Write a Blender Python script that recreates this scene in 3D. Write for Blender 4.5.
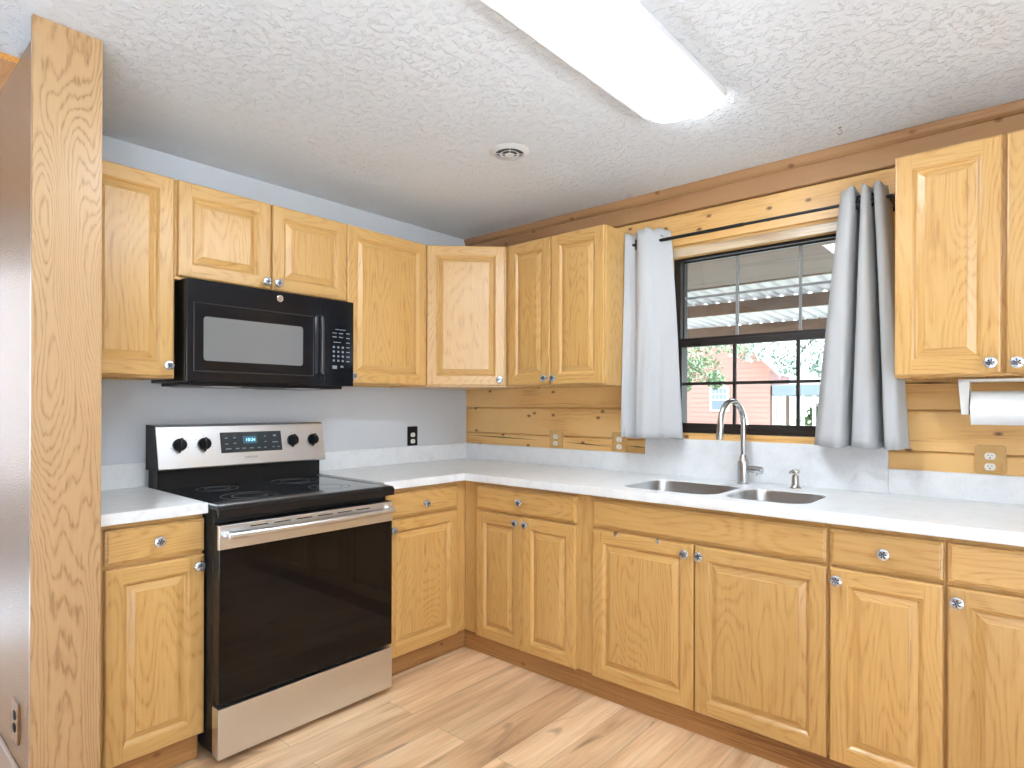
import bpy, bmesh, math, random
from mathutils import Vector, Matrix
random.seed(7)
SC = bpy.context.scene
for o in list(bpy.data.objects): bpy.data.objects.remove(o)
COL = SC.collection
PI = math.pi

# ------------------------------------------------------------------ camera
FPX, HY, YAW, PITCH, ROLL = 607.42, 405.02, 0.7167, 0.0007, 0.0032
CAM = Vector((2.8634, -2.8272, 1.2617))
cd = bpy.data.cameras.new('camera'); cam = bpy.data.objects.new('camera', cd); COL.objects.link(cam)
fw = Vector((-math.sin(YAW), math.cos(YAW), 0)); rt = Vector((math.cos(YAW), math.sin(YAW), 0)); up = Vector((0, 0, 1))
fw, up = (fw*math.cos(PITCH) + up*math.sin(PITCH)), (up*math.cos(PITCH) - fw*math.sin(PITCH))
rt, up = (rt*math.cos(ROLL) + up*math.sin(ROLL)), (up*math.cos(ROLL) - rt*math.sin(ROLL))
M = Matrix((rt, up, -fw)).transposed().to_4x4(); M.translation = CAM
cam.matrix_world = M
cd.sensor_width = 36; cd.lens = FPX*36/1024; cd.shift_y = (HY-384)/1024; cd.clip_start = .02; cd.clip_end = 300
SC.camera = cam

# ------------------------------------------------------------------ world (overcast daylight), exposure
W = bpy.data.worlds.new('overcast_sky'); SC.world = W; W.use_nodes = True
_n = W.node_tree.nodes; _l = W.node_tree.links
bg = _n['Background']; bg.inputs['Strength'].default_value = 2.6
_tc = _n.new('ShaderNodeTexCoord'); _sp = _n.new('ShaderNodeSeparateXYZ'); _cr = _n.new('ShaderNodeValToRGB')
_l.new(_tc.outputs['Generated'], _sp.inputs[0]); _l.new(_sp.outputs['Z'], _cr.inputs[0]); _l.new(_cr.outputs[0], bg.inputs['Color'])
_cr.color_ramp.elements[0].position = 0; _cr.color_ramp.elements[0].color = (.82, .91, 1, 1)
_cr.color_ramp.elements[1].position = 1; _cr.color_ramp.elements[1].color = (.72, .85, 1, 1)
sl = bpy.data.lights.new('sun', 'SUN'); sl.energy = 22.0; sl.angle = math.radians(2); sl.color = (.80, .91, 1)
so_ = bpy.data.objects.new('sun', sl); COL.objects.link(so_)
so_.rotation_euler = Vector((-1., -.12, -1.)).to_track_quat('-Z', 'Y').to_euler()      # added sun, from the right through the added opening, bounces onto the ceiling
vs = SC.view_settings
vs.view_transform = 'Standard'; vs.look = 'None'; vs.gamma = 1; vs.use_curve_mapping = False
vs.exposure = 1.42
LAMP = 11.0          # radiance of the fluorescent diffusers

# ------------------------------------------------------------------ materials
MATS = {}
def newmat(name):
    m = bpy.data.materials.new(name); m.use_nodes = True
    nt = m.node_tree; b = nt.nodes['Principled BSDF']
    MATS[name] = m
    return m, nt, b
def N(nt, t, **kw):
    n = nt.nodes.new('ShaderNode'+t)
    for k, v in kw.items():
        if k in n.inputs: n.inputs[k].default_value = v
        else: setattr(n, k, v)
    return n
def plain(name, col, rough=.5, metal=0., spec=.5, bump=0., bscale=200, emit=None, es=0, coat=0):
    m, nt, b = newmat(name)
    b.inputs['Base Color'].default_value = (*col, 1); b.inputs['Roughness'].default_value = rough
    b.inputs['Metallic'].default_value = metal; b.inputs['Specular IOR Level'].default_value = spec
    b.inputs['Coat Weight'].default_value = coat
    if emit: b.inputs['Emission Color'].default_value = (*emit, 1); b.inputs['Emission Strength'].default_value = es
    tc = N(nt, 'TexCoord'); no = N(nt, 'TexNoise', Scale=bscale, Detail=3.)
    nt.links.new(tc.outputs['Object'], no.inputs['Vector'])
    if bump:
        bp = N(nt, 'Bump', Strength=bump, Distance=.004); nt.links.new(no.outputs['Fac'], bp.inputs['Height']); nt.links.new(bp.outputs[0], b.inputs['Normal'])
    else:   # a trace of mottling so that no surface is perfectly flat
        mx = N(nt, 'MapRange'); mx.inputs['To Min'].default_value = max(0, rough-.03); mx.inputs['To Max'].default_value = rough+.03
        nt.links.new(no.outputs['Fac'], mx.inputs['Value']); nt.links.new(mx.outputs[0], b.inputs['Roughness'])
    return m
def ramp(nt, fac, stops):
    r = N(nt, 'ValToRGB'); e = r.color_ramp.elements
    while len(e) < len(stops): e.new(.5)
    for i, (p, c) in enumerate(stops): e[i].position = p; e[i].color = (*c, 1)
    nt.links.new(fac, r.inputs[0]); return r.outputs[0]
def wood(name, axis, light, mid, dark, rough=.34, cath=9., uscale=1., knots=0., coat=.6, streak=.45, contrast=1., gate=.4):
    """axis: local axis the grain runs along"""
    m, nt, b = newmat(name); L = nt.links.new
    tc = N(nt, 'TexCoord'); oi = N(nt, 'ObjectInfo')
    off = N(nt, 'VectorMath', operation='SCALE'); off.inputs[0].default_value = (7.3, 5.1, 9.7); L(oi.outputs['Random'], off.inputs['Scale'])
    add = N(nt, 'VectorMath', operation='ADD'); L(tc.outputs['Object'], add.inputs[0]); L(off.outputs[0], add.inputs[1])
    def stretched(across, along):
        mp = N(nt, 'Mapping'); s = [across]*3; s['XYZ'.index(axis)] = along
        mp.inputs['Scale'].default_value = s; L(add.outputs[0], mp.inputs[0]); return mp.outputs[0]
    n1 = N(nt, 'TexNoise', Scale=1., Detail=1.5, Roughness=.4); L(stretched(3.2*uscale, .55*uscale), n1.inputs['Vector'])
    n4 = N(nt, 'TexNoise', Scale=1., Detail=2.); L(stretched(38., 9.), n4.inputs['Vector'])
    wv = N(nt, 'Math', operation='MULTIPLY_ADD'); wv.inputs[1].default_value = .035; L(n4.outputs['Fac'], wv.inputs[0]); L(n1.outputs['Fac'], wv.inputs[2])
    mul = N(nt, 'Math', operation='MULTIPLY'); mul.inputs[1].default_value = cath*6.283; L(wv.outputs[0], mul.inputs[0])
    sn = N(nt, 'Math', operation='SINE'); L(mul.outputs[0], sn.inputs[0])
    f01 = N(nt, 'MapRange'); f01.inputs['From Min'].default_value = -1; f01.inputs['From Max'].default_value = 1; L(sn.outputs[0], f01.inputs['Value'])
    pw = N(nt, 'Math', operation='POWER'); pw.inputs[1].default_value = 2.6; L(f01.outputs[0], pw.inputs[0])
    n2 = N(nt, 'TexNoise', Scale=1., Detail=4., Roughness=.65); L(stretched(150., 5.), n2.inputs['Vector'])
    n3 = N(nt, 'TexNoise', Scale=1., Detail=2.); L(stretched(9., 1.2), n3.inputs['Vector'])
    # grain value: cathedral lines broken by pores, plus fine streaks and slow drift
    pm = N(nt, 'MapRange'); pm.inputs['From Min'].default_value = .35; pm.inputs['From Max'].default_value = .65; L(n2.outputs['Fac'], pm.inputs['Value'])
    gt_ = N(nt, 'MapRange'); gt_.inputs['To Min'].default_value = gate; L(pm.outputs[0], gt_.inputs['Value'])
    mm = N(nt, 'Math', operation='MULTIPLY'); L(pw.outputs[0], mm.inputs[0]); L(gt_.outputs[0], mm.inputs[1])
    a1 = N(nt, 'Math', operation='MULTIPLY_ADD'); a1.inputs[1].default_value = .75*contrast; L(mm.outputs[0], a1.inputs[0])
    st = N(nt, 'Math', operation='MULTIPLY'); st.inputs[1].default_value = streak*contrast; L(pm.outputs[0], st.inputs[0]); L(st.outputs[0], a1.inputs[2])
    a2 = N(nt, 'Math', operation='MULTIPLY_ADD'); a2.inputs[1].default_value = .4*contrast; L(n3.outputs['Fac'], a2.inputs[0]); L(a1.outputs[0], a2.inputs[2])
    col = ramp(nt, a2.outputs[0], [(.15, light), (.6, mid), (1.25 if contrast > 1 else 1., dark)])
    # board-to-board tone
    hs = N(nt, 'HueSaturation'); vr = N(nt, 'MapRange'); vr.inputs['To Min'].default_value = .93; vr.inputs['To Max'].default_value = 1.06
    L(oi.outputs['Random'], vr.inputs['Value']); L(vr.outputs[0], hs.inputs['Value']); L(col, hs.inputs['Color'])
    out = hs.outputs[0]
    if knots:
        kv = N(nt, 'TexVoronoi', Scale=1., feature='F1', voronoi_dimensions='2D'); ks_ = N(nt, 'SeparateXYZ'); L(tc.outputs['Object'], ks_.inputs[0]); kb_ = N(nt, 'CombineXYZ'); L(ks_.outputs['X' if axis == 'X' else 'Y'], kb_.inputs[0]); L(ks_.outputs['Z'], kb_.inputs[1])
        km_ = N(nt, 'Mapping'); km_.inputs['Scale'].default_value = (4.6, 7.5, 0); L(kb_.outputs[0], km_.inputs[0]); L(km_.outputs[0], kv.inputs['Vector'])
        wn = N(nt, 'TexNoise', Scale=30.); L(tc.outputs['Object'], wn.inputs['Vector'])
        ka = N(nt, 'Math', operation='MULTIPLY_ADD'); ka.inputs[1].default_value = .05; L(wn.outputs['Fac'], ka.inputs[0]); L(kv.outputs['Distance'], ka.inputs[2])
        kc = N(nt, 'SeparateColor'); L(kv.outputs['Color'], kc.inputs[0])
        kr = N(nt, 'MapRange'); kr.inputs['From Min'].default_value = .055; kr.inputs['From Max'].default_value = .105; kr.inputs['To Min'].default_value = 1; kr.inputs['To Max'].default_value = 0
        L(ka.outputs[0], kr.inputs['Value'])
        gt = N(nt, 'Math', operation='GREATER_THAN'); gt.inputs[1].default_value = 1-knots; L(kc.outputs[0], gt.inputs[0])
        km = N(nt, 'Math', operation='MULTIPLY'); L(kr.outputs[0], km.inputs[0]); L(gt.outputs[0], km.inputs[1])
        mx = N(nt, 'MixRGB'); mx.inputs[2].default_value = (.22, .09, .03, 1); L(km.outputs[0], mx.inputs[0]); L(out, mx.inputs[1]); out = mx.outputs[0]
    L(out, b.inputs['Base Color'])
    b.inputs['Roughness'].default_value = rough; b.inputs['Coat Weight'].default_value = coat; b.inputs['Coat Roughness'].default_value = .28
    bp = N(nt, 'Bump', Strength=.12, Distance=.001); bp.invert = True; L(pm.outputs[0], bp.inputs['Height']); L(bp.outputs[0], b.inputs['Normal'])
    return m
OL, OM, OD = (.64, .385, .135), (.57, .315, .091), (.37, .175, .043)
wood('oak_upright', 'Z', OL, OM, OD, contrast=.62, cath=30, uscale=1.8)
wood('oak_cross', 'X', OL, OM, OD, contrast=.62, cath=30, uscale=1.8)
wood('oak_bold', 'Z', (.455, .283, .138), (.405, .24, .107), (.25, .13, .05), cath=55, uscale=1.8, contrast=.8, streak=.25, gate=.75)
wood('oak_plate', 'Z', (.66, .40, .14), (.58, .32, .10), (.38, .18, .05), contrast=.6)
wood('oak_dark', 'Z', (.34, .17, .06), (.26, .12, .04), (.16, .07, .02))
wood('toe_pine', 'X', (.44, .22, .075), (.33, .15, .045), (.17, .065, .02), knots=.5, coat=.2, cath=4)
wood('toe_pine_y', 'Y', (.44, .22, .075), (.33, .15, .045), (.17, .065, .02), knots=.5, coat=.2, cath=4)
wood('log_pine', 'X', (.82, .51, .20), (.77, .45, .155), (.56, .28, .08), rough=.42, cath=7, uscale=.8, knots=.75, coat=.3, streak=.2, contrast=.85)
wood('log_pine_shaded', 'X', (.45, .25, .115), (.39, .20, .085), (.27, .125, .05), rough=.4, cath=6, uscale=.8, knots=.75, coat=.2, streak=.15, contrast=.8)  # darker copy of log_pine; shade below the ceiling painted into the colour
wood('pine_lit_band', 'X', (.72, .56, .38), (.66, .50, .32), (.5, .34, .2), cath=5, coat=.3)
wood('hall_pine', 'X', (.75, .36, .08), (.62, .27, .05), (.40, .16, .03), rough=.4, cath=3)
wood('porch_wood', 'X', (.20, .125, .08), (.16, .095, .06), (.10, .06, .035), rough=.7, cath=3, coat=0)
wood('soffit_wood', 'X', (.17, .085, .048), (.13, .062, .034), (.08, .036, .018), rough=.6, cath=3, coat=0)
wood('rear_wood', 'X', (.42, .25, .14), (.36, .20, .10), (.24, .12, .06), rough=.5, cath=3, coat=0)
plain('groove_dark', (.03, .015, .008), .9)
# floor planks
def mk_floor():
    m, nt, b = newmat('plank_floor'); L = nt.links.new
    tc = N(nt, 'TexCoord'); sp = N(nt, 'SeparateXYZ'); L(tc.outputs['Object'], sp.inputs[0])
    cb = N(nt, 'CombineXYZ'); L(sp.outputs['Y'], cb.inputs['X']); L(sp.outputs['X'], cb.inputs['Y'])
    br = N(nt, 'TexBrick', offset=.37, offset_frequency=2, squash=1.); L(cb.outputs[0], br.inputs['Vector'])
    br.inputs['Scale'].default_value = 1; br.inputs['Brick Width'].default_value = 1.22; br.inputs['Row Height'].default_value = .155
    br.inputs['Mortar Size'].default_value = .0009; br.inputs['Mortar Smooth'].default_value = .2; br.inputs['Bias'].default_value = 0
    br.inputs['Color1'].default_value = (0, 0, 0, 1); br.inputs['Color2'].default_value = (1, 1, 1, 1); br.inputs['Mortar'].default_value = (.5, .5, .5, 1)
    sc = N(nt, 'SeparateColor'); L(br.outputs['Color'], sc.inputs[0])
    off = N(nt, 'VectorMath', operation='SCALE'); off.inputs[0].default_value = (11., 17., 5.); L(sc.outputs[0], off.inputs['Scale'])
    ad = N(nt, 'VectorMath', operation='ADD'); L(tc.outputs['Object'], ad.inputs[0]); L(off.outputs[0], ad.inputs[1])
    def st(ac, al):
        mp = N(nt, 'Mapping'); mp.inputs['Scale'].default_value = (ac, al, ac); L(ad.outputs[0], mp.inputs[0]); return mp.outputs[0]
    n1 = N(nt, 'TexNoise', Scale=1., Detail=3., Roughness=.55, Distortion=.6); L(st(7., 1.1), n1.inputs['Vector'])
    n2 = N(nt, 'TexNoise', Scale=1., Detail=4., Roughness=.6); L(st(90., 3.5), n2.inputs['Vector'])
    n3 = N(nt, 'TexNoise', Scale=1., Detail=2., Distortion=1.); L(st(9., 2.2), n3.inputs['Vector'])
    base = ramp(nt, n1.outputs['Fac'], [(.30, (.44, .25, .135)), (.44, (.71, .445, .245)), (.62, (.84, .585, .355))])
    kn = N(nt, 'MapRange'); kn.inputs['From Min'].default_value = .64; kn.inputs['From Max'].default_value = .75; L(n3.outputs['Fac'], kn.inputs['Value'])
    mx = N(nt, 'MixRGB'); mx.inputs[2].default_value = (.20, .12, .09, 1); L(kn.outputs[0], mx.inputs[0]); L(base, mx.inputs[1])
    g = N(nt, 'MapRange'); g.inputs['From Min'].default_value = .3; g.inputs['From Max'].default_value = .7; g.inputs['To Min'].default_value = .84; g.inputs['To Max'].default_value = 1.1; L(n2.outputs['Fac'], g.inputs['Value'])
    tone = N(nt, 'MapRange'); tone.inputs['To Min'].default_value = .86; tone.inputs['To Max'].default_value = 1.1; L(sc.outputs[0], tone.inputs['Value'])
    ml = N(nt, 'Math', operation='MULTIPLY'); L(g.outputs[0], ml.inputs[0]); L(tone.outputs[0], ml.inputs[1])
    hs = N(nt, 'HueSaturation'); L(mx.outputs[0], hs.inputs['Color']); L(ml.outputs[0], hs.inputs['Value'])
    m2 = N(nt, 'MixRGB'); m2.inputs[2].default_value = (.16, .10, .06, 1)
    mf = N(nt, 'Math', operation='MULTIPLY'); mf.inputs[1].default_value = .7; L(br.outputs['Fac'], mf.inputs[0]); L(mf.outputs[0], m2.inputs[0]); L(hs.outputs[0], m2.inputs[1])
    L(m2.outputs[0], b.inputs['Base Color']); b.inputs['Roughness'].default_value = .42
    bp = N(nt, 'Bump', Strength=.15, Distance=.001); L(n2.outputs['Fac'], bp.inputs['Height']); L(bp.outputs[0], b.inputs['Normal'])
mk_floor()
def mk_ceiling():
    m, nt, b = newmat('textured_ceiling'); L = nt.links.new
    b.inputs['Base Color'].default_value = (.81, .845, .89, 1); b.inputs['Roughness'].default_value = .8; b.inputs['Specular IOR Level'].default_value = .3
    tc = N(nt, 'TexCoord')
    n1 = N(nt, 'TexNoise', Scale=40., Detail=5., Roughness=.62, Distortion=.6); L(tc.outputs['Object'], n1.inputs['Vector'])
    n2 = N(nt, 'TexNoise', Scale=75., Detail=3.); L(tc.outputs['Object'], n2.inputs['Vector'])
    r = N(nt, 'MapRange'); r.inputs['From Min'].default_value = .5; r.inputs['From Max'].default_value = .72; L(n1.outputs['Fac'], r.inputs['Value'])
    a = N(nt, 'Math', operation='MULTIPLY_ADD'); a.inputs[1].default_value = .35; L(n2.outputs['Fac'], a.inputs[0]); L(r.outputs[0], a.inputs[2])
    bp = N(nt, 'Bump', Strength=.6, Distance=.010); L(a.outputs[0], bp.inputs['Height']); L(bp.outputs[0], b.inputs['Normal'])
mk_ceiling()
def mk_quartz():
    m, nt, b = newmat('white_quartz'); L = nt.links.new
    tc = N(nt, 'TexCoord')
    n1 = N(nt, 'TexNoise', Scale=14., Detail=6., Roughness=.7, Distortion=.5); L(tc.outputs['Object'], n1.inputs['Vector'])
    n2 = N(nt, 'TexNoise', Scale=160., Detail=2.); L(tc.outputs['Object'], n2.inputs['Vector'])
    a = N(nt, 'Math', operation='MULTIPLY_ADD'); a.inputs[1].default_value = .35; L(n2.outputs['Fac'], a.inputs[0]); L(n1.outputs['Fac'], a.inputs[2])
    c = ramp(nt, a.outputs[0], [(.45, (.69, .70, .71)), (.62, (.77, .78, .79)), (.8, (.81, .82, .83))])
    L(c, b.inputs['Base Color']); b.inputs['Roughness'].default_value = .3
mk_quartz()
def mk_steel(name, axis, col=(.58, .58, .59), rough=.3):
    m, nt, b = newmat(name); L = nt.links.new
    b.inputs['Base Color'].default_value = (*col, 1); b.inputs['Metallic'].default_value = 1
    tc = N(nt, 'TexCoord'); mp = N(nt, 'Mapping'); s = [400.]*3; s['XYZ'.index(axis)] = 3.; mp.inputs['Scale'].default_value = s
    n = N(nt, 'TexNoise', Scale=1., Detail=3.); L(tc.outputs['Object'], mp.inputs[0]); L(mp.outputs[0], n.inputs['Vector'])
    r = N(nt, 'MapRange'); r.inputs['To Min'].default_value = rough-.015; r.inputs['To Max'].default_value = rough+.02; L(n.outputs['Fac'], r.inputs['Value']); L(r.outputs[0], b.inputs['Roughness'])
    bp = N(nt, 'Bump', Strength=.02, Distance=.0003); L(n.outputs['Fac'], bp.inputs['Height']); L(bp.outputs[0], b.inputs['Normal'])
mk_steel('steel', 'X', (.72, .735, .76), .33); mk_steel('steel_z', 'Z', (.55, .56, .57), .26); mk_steel('sink_steel', 'X', (.5, .5, .5), .3)
plain('grey_paint', (.63, .645, .675), .45, bump=.12, bscale=90)
plain('beige_texture', (.38, .25, .15), .24, bump=.7, bscale=150)
plain('beige_trim', (.60, .50, .44), .5)
plain('room_paint', (.76, .75, .73), .6, bump=.1, bscale=80)
plain('black_gloss', (.008, .009, .012), .10, spec=.3)
plain('black_satin', (.009, .009, .010), .34, spec=.3)
plain('cooktop_glass', (.022, .026, .032), .06, spec=.8)
plain('black_edge', (.03, .033, .04), .18, spec=.6)
plain('oven_glass', (.005, .0045, .0045), .05, spec=.28)
plain('ring_grey', (.22, .24, .26), .25)
plain('micro_window', (.19, .195, .2), .1, spec=.5)
plain('black_side', (.012, .012, .013), .45, spec=.3)
plain('mark_white', (.26, .30, .35), .5)
plain('mark_grey', (.25, .25, .26), .5)
plain('display_panel', (.035, .045, .055), .2)
plain('display_blue', (.02, .05, .08), .3, emit=(.06, .30, .5), es=.14)
plain('display_digit', (.3, .8, 1.), .3, emit=(.45, .85, 1.), es=.7)
plain('chrome', (.75, .76, .78), .12, metal=1)
plain('knob_glass', (.60, .66, .75), .1, metal=.75, coat=.6)
plain('knob_star', (.10, .12, .15), .25, metal=.6)
plain('nickel', (.48, .46, .43), .24, metal=1)
plain('white_plastic', (.78, .78, .76), .4)
plain('ivory', (.80, .77, .70), .4)
plain('slot_dark', (.02, .018, .015), .6)
plain('paper_white', (.82, .82, .82), .9, bump=.2, bscale=160)
plain('curtain_cloth', (.48, .48, .485), .85, bump=.08, bscale=900, spec=.2)
plain('rod_black', (.02, .02, .022), .35, metal=.4)
plain('bronze_frame', (.018, .013, .011), .42)
plain('muntin_lit', (.22, .22, .22), .4)  # upper muntins only: reflected light painted as a lighter grey
plain('lamp_pan', (.72, .72, .72), .5)
plain('diffuser', (.9, .9, .9), .5, emit=(.83, .925, 1.), es=LAMP)
plain('vent_white', (.68, .68, .67), .5)
plain('vent_dark', (.06, .065, .07), .8)
plain('porch_metal', (.52, .51, .50), .5)
plain('siding_pink', (.50, .27, .235), .8, bump=.1, bscale=30)
plain('siding_dark', (.42, .225, .195), .8)
plain('ext_white', (.8, .8, .8), .6)
plain('metal_roof', (.72, .75, .80), .35)
plain('carport_blue', (.24, .28, .34), .5)
plain('leaf', (.10, .15, .07), .6)
plain('leaf_green', (.16, .26, .09), .6)
plain('leaf_pale', (.13, .18, .14), .6)
plain('bark', (.16, .12, .09), .9, bump=.5, bscale=40)
plain('grass', (.24, .26, .18), .9, bump=.5, bscale=30)
plain('porch_deck', (.42, .41, .40), .8)
plain('bounce_floor', (.78, .78, .78), .5)
plain('sky_block', (.20, .18, .175), .8)
plain('bounce_ground', (.84, .85, .86), .8, bump=.2, bscale=20)
plain('house_glass', (.18, .22, .27), .2)
def mk_glass():
    m, nt, b = newmat('window_glass'); L = nt.links.new
    nt.nodes.remove(b)
    out = [n for n in nt.nodes if n.type == 'OUTPUT_MATERIAL'][0]
    tr = N(nt, 'BsdfTransparent'); tr.inputs['Color'].default_value = (.60, .62, .62, 1)
    gl = N(nt, 'BsdfGlossy'); gl.inputs['Roughness'].default_value = .0
    fr = N(nt, 'Fresnel'); fr.inputs['IOR'].default_value = 1.62
    mx = N(nt, 'MixShader'); L(fr.outputs[0], mx.inputs[0]); L(tr.outputs[0], mx.inputs[1]); L(gl.outputs[0], mx.inputs[2]); L(mx.outputs[0], out.inputs['Surface'])
mk_glass()
MT = MATS

# ------------------------------------------------------------------ mesh builder
class MB:
    def __init__(s): s.v = []; s.f = []; s.m = []; s.sm = []
    def raw(s, vs, fs, mat=0, smooth=False):
        o = len(s.v); s.v += [tuple(p) for p in vs]
        for f in fs: s.f.append([i+o for i in f]); s.m.append(mat); s.sm.append(smooth)
        return s
    def box(s, x0, x1, y0, y1, z0, z1, mat=0, bev=0., mtx=None):
        bm = bmesh.new(); bmesh.ops.create_cube(bm, size=1)
        for v in bm.verts: v.co = Vector(((x0+x1)/2+v.co.x*abs(x1-x0), (y0+y1)/2+v.co.y*abs(y1-y0), (z0+z1)/2+v.co.z*abs(z1-z0)))
        if bev: bmesh.ops.bevel(bm, geom=bm.edges[:], offset=bev, segments=2, affect='EDGES', profile=.5)
        return s.bm(bm, mat, mtx=mtx)
    def bm(s, bm, mat=0, smooth=False, mtx=None):
        bm.verts.index_update()
        vs = [(mtx @ v.co) if mtx else v.co.copy() for v in bm.verts]
        s.raw(vs, [[v.index for v in f.verts] for f in bm.faces], mat, smooth); bm.free(); return s
    def lathe(s, prof, axis='Z', loc=(0, 0, 0), n=24, mat=0, smooth=True, ring=False):
        """prof: (radius, height) pairs"""
        vs = []; fs = []; k = len(prof)
        for i in range(n):
            a = 2*PI*i/n
            for r, h in prof:
                c, d = r*math.cos(a), r*math.sin(a)
                p = {'Z': (c, d, h), 'Y': (c, h, -d), 'X': (h, c, d)}[axis]
                vs.append((p[0]+loc[0], p[1]+loc[1], p[2]+loc[2]))
        for i in range(n):
            j = (i+1) % n
            for q in range(k-1): fs.append([i*k+q, j*k+q, j*k+q+1, i*k+q+1])
        if ring:
            for i in range(n): j = (i+1) % n; fs.append([i*k+k-1, j*k+k-1, j*k, i*k])
        else: fs.append([i*k for i in range(n)][::-1]); fs.append([i*k+k-1 for i in range(n)])
        return s.raw(vs, fs, mat, smooth)
    def tube(s, pts, r, n=12, mat=0, cap=True):
        pts = [Vector(p) for p in pts]; rs = r if isinstance(r, (list, tuple)) else [r]*len(pts)
        vs = []; fs = []; ref = None
        for i, p in enumerate(pts):
            t = ((pts[min(i+1, len(pts)-1)]-pts[max(i-1, 0)])).normalized()
            if ref is None: ref = Vector((0, 0, 1)) if abs(t.z) < .9 else Vector((1, 0, 0))
            a = (ref - t*ref.dot(t)).normalized(); ref = a; b = t.cross(a)
            for k in range(n):
                an = 2*PI*k/n; vs.append(p + (a*math.cos(an)+b*math.sin(an))*rs[i])
        for i in range(len(pts)-1):
            for k in range(n):
                k2 = (k+1) % n; fs.append([i*n+k, i*n+k2, (i+1)*n+k2, (i+1)*n+k])
        if cap: fs.append(list(range(n))[::-1]); fs.append([(len(pts)-1)*n+k for k in range(n)])
        return s.raw(vs, fs, mat, True)
    def prism(s, poly, axis, a, b, mat=0):
        """poly of 2-d points in the two other axes (XY for Z, XZ for Y, YZ for X), extruded a..b"""
        def P(u, v, w): return {'Z': (u, v, w), 'Y': (u, w, v), 'X': (w, u, v)}[axis]
        n = len(poly); vs = [P(u, v, a) for u, v in poly]+[P(u, v, b) for u, v in poly]
        fs = [list(range(n)), list(range(n, 2*n))[::-1]]+[[i, (i+1) % n, (i+1) % n+n, i+n] for i in range(n)]
        return s.raw(vs, fs, mat)
    def xf(s, m):
        s.v = [tuple(m @ Vector(p)) for p in s.v]; return s
    def build(s, name, mats, parent=None, loc=None):
        if isinstance(mats, str): mats = [mats]
        me = bpy.data.meshes.new(name); L = Vector(loc) if loc is not None else Vector((0, 0, 0))
        me.from_pydata([tuple(Vector(p)-L) for p in s.v], [], s.f)
        for q in mats: me.materials.append(MT[q])
        for p, mi, sm in zip(me.polygons, s.m, s.sm): p.material_index = mi; p.use_smooth = sm
        bm = bmesh.new(); bm.from_mesh(me); bmesh.ops.recalc_face_normals(bm, faces=bm.faces[:]); bm.to_mesh(me); bm.free()
        if any(s.sm):
            try: me.set_sharp_from_angle(angle=math.radians(38))
            except Exception: pass
        o = bpy.data.objects.new(name, me); COL.objects.link(o); o.location = L
        if parent is not None: o.parent = parent
        return o
def tag(o, label=None, cat=None, group=None, kind=None):
    if label: o['label'] = label
    if cat: o['category'] = cat
    if group: o['group'] = group
    if kind: o['kind'] = kind
    return o
def thing(name, label, cat, loc=(0, 0, 0), rz=0., group=None, kind=None):
    o = bpy.data.objects.new(name, None); COL.objects.link(o); o.empty_display_size = .05
    o.location = loc; o.rotation_euler = (0, 0, rz); return tag(o, label, cat, group, kind)
def W_(mb, root):           # world-built geometry -> local coordinates of an unrotated root
    mb.v = [tuple(Vector(p)-root.location) for p in mb.v]; return mb
def struct(name, mb, mats, label, cat, loc=(0, 0, 0)):
    return tag(mb.build(name, mats, loc=loc), label, cat, kind='structure')
def text_mb(txt, size, mtx, depth=.0004):
    cu = bpy.data.curves.new('t', 'FONT'); cu.body = txt; cu.size = size; cu.extrude = depth; cu.align_x = 'CENTER'; cu.align_y = 'CENTER'
    ob = bpy.data.objects.new('t', cu); COL.objects.link(ob)
    dg = bpy.context.evaluated_depsgraph_get(); me = bpy.data.meshes.new_from_object(ob.evaluated_get(dg))
    mb = MB().raw([mtx @ v.co for v in me.vertices], [list(p.vertices) for p in me.polygons])
    bpy.data.objects.remove(ob); bpy.data.curves.remove(cu); bpy.data.meshes.remove(me); return mb

# ------------------------------------------------------------------ room shell
H = 2.35; XR, YB, XH = 5.2, -5.6, -1.3
struct('floor', MB().box(XH, XR, -2.75, .15, -.1, 0), 'plank_floor', 'light oak plank floor', 'floor')
struct('floor_rear', MB().box(XH, XR, YB, -2.75, -.1, 0), 'bounce_floor', 'pale floor behind the viewer, added to bounce light upward', 'floor')  # unseen pale surface, added to bounce sun onto the ceiling
cl = MB(); cl.box(.435, XR, YB, .15, H, H+.1); cl.box(-.15, .435, -2.40, .15, H, H+.1)
struct('ceiling', cl, 'textured_ceiling', 'white textured ceiling', 'ceiling')
struct('ceiling_hall', MB().box(XH, .435, YB, -2.40, 2.332, 2.36), ['hall_pine'], 'orange pine ceiling beyond the partition', 'ceiling')
struct('wall_left', MB().box(-.15, 0, -2.40, .15, 0, H), 'grey_paint', 'grey painted wall behind the stove', 'wall')
struct('wall_partition', MB().box(0, .725, -2.413, -2.272, 0, 2.33), 'beige_texture', 'textured beige side of the partition', 'wall')
struct('trim_1', MB().box(.725, .745, -2.432, -2.264, 0, H-.001, bev=.002), 'oak_bold', 'tall oak end panel of the partition from floor to ceiling', 'trim')
struct('baseboard_partition', MB().box(0, .724, -2.425, -2.4135, 0, .15, bev=.003), 'beige_trim', 'pale baseboard of the partition', 'baseboard')
wh = MB().box(XH-.1, XH, YB, -3.5, 0, 2.36).box(XH-.1, XH, -2.5, -2.3, 0, 2.36).box(XH-.1, XH, -3.5, -2.5, 2.0, 2.36)
struct('wall_hall', wh, 'room_paint', 'hall wall with an open doorway', 'wall')
struct('sky_block_wall', MB().box(-3.2, -3.1, -6, -1, -.3, 3), 'sky_block', 'wall outside the hall doorway, added to dim its reflection', 'wall')  # added so the partition reflects a dim wall instead of bright sky
struct('wall_hall_side', MB().box(XH, -.15, -2.413, -2.3, 0, 2.36), 'beige_texture', 'hall side wall', 'wall')
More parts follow.
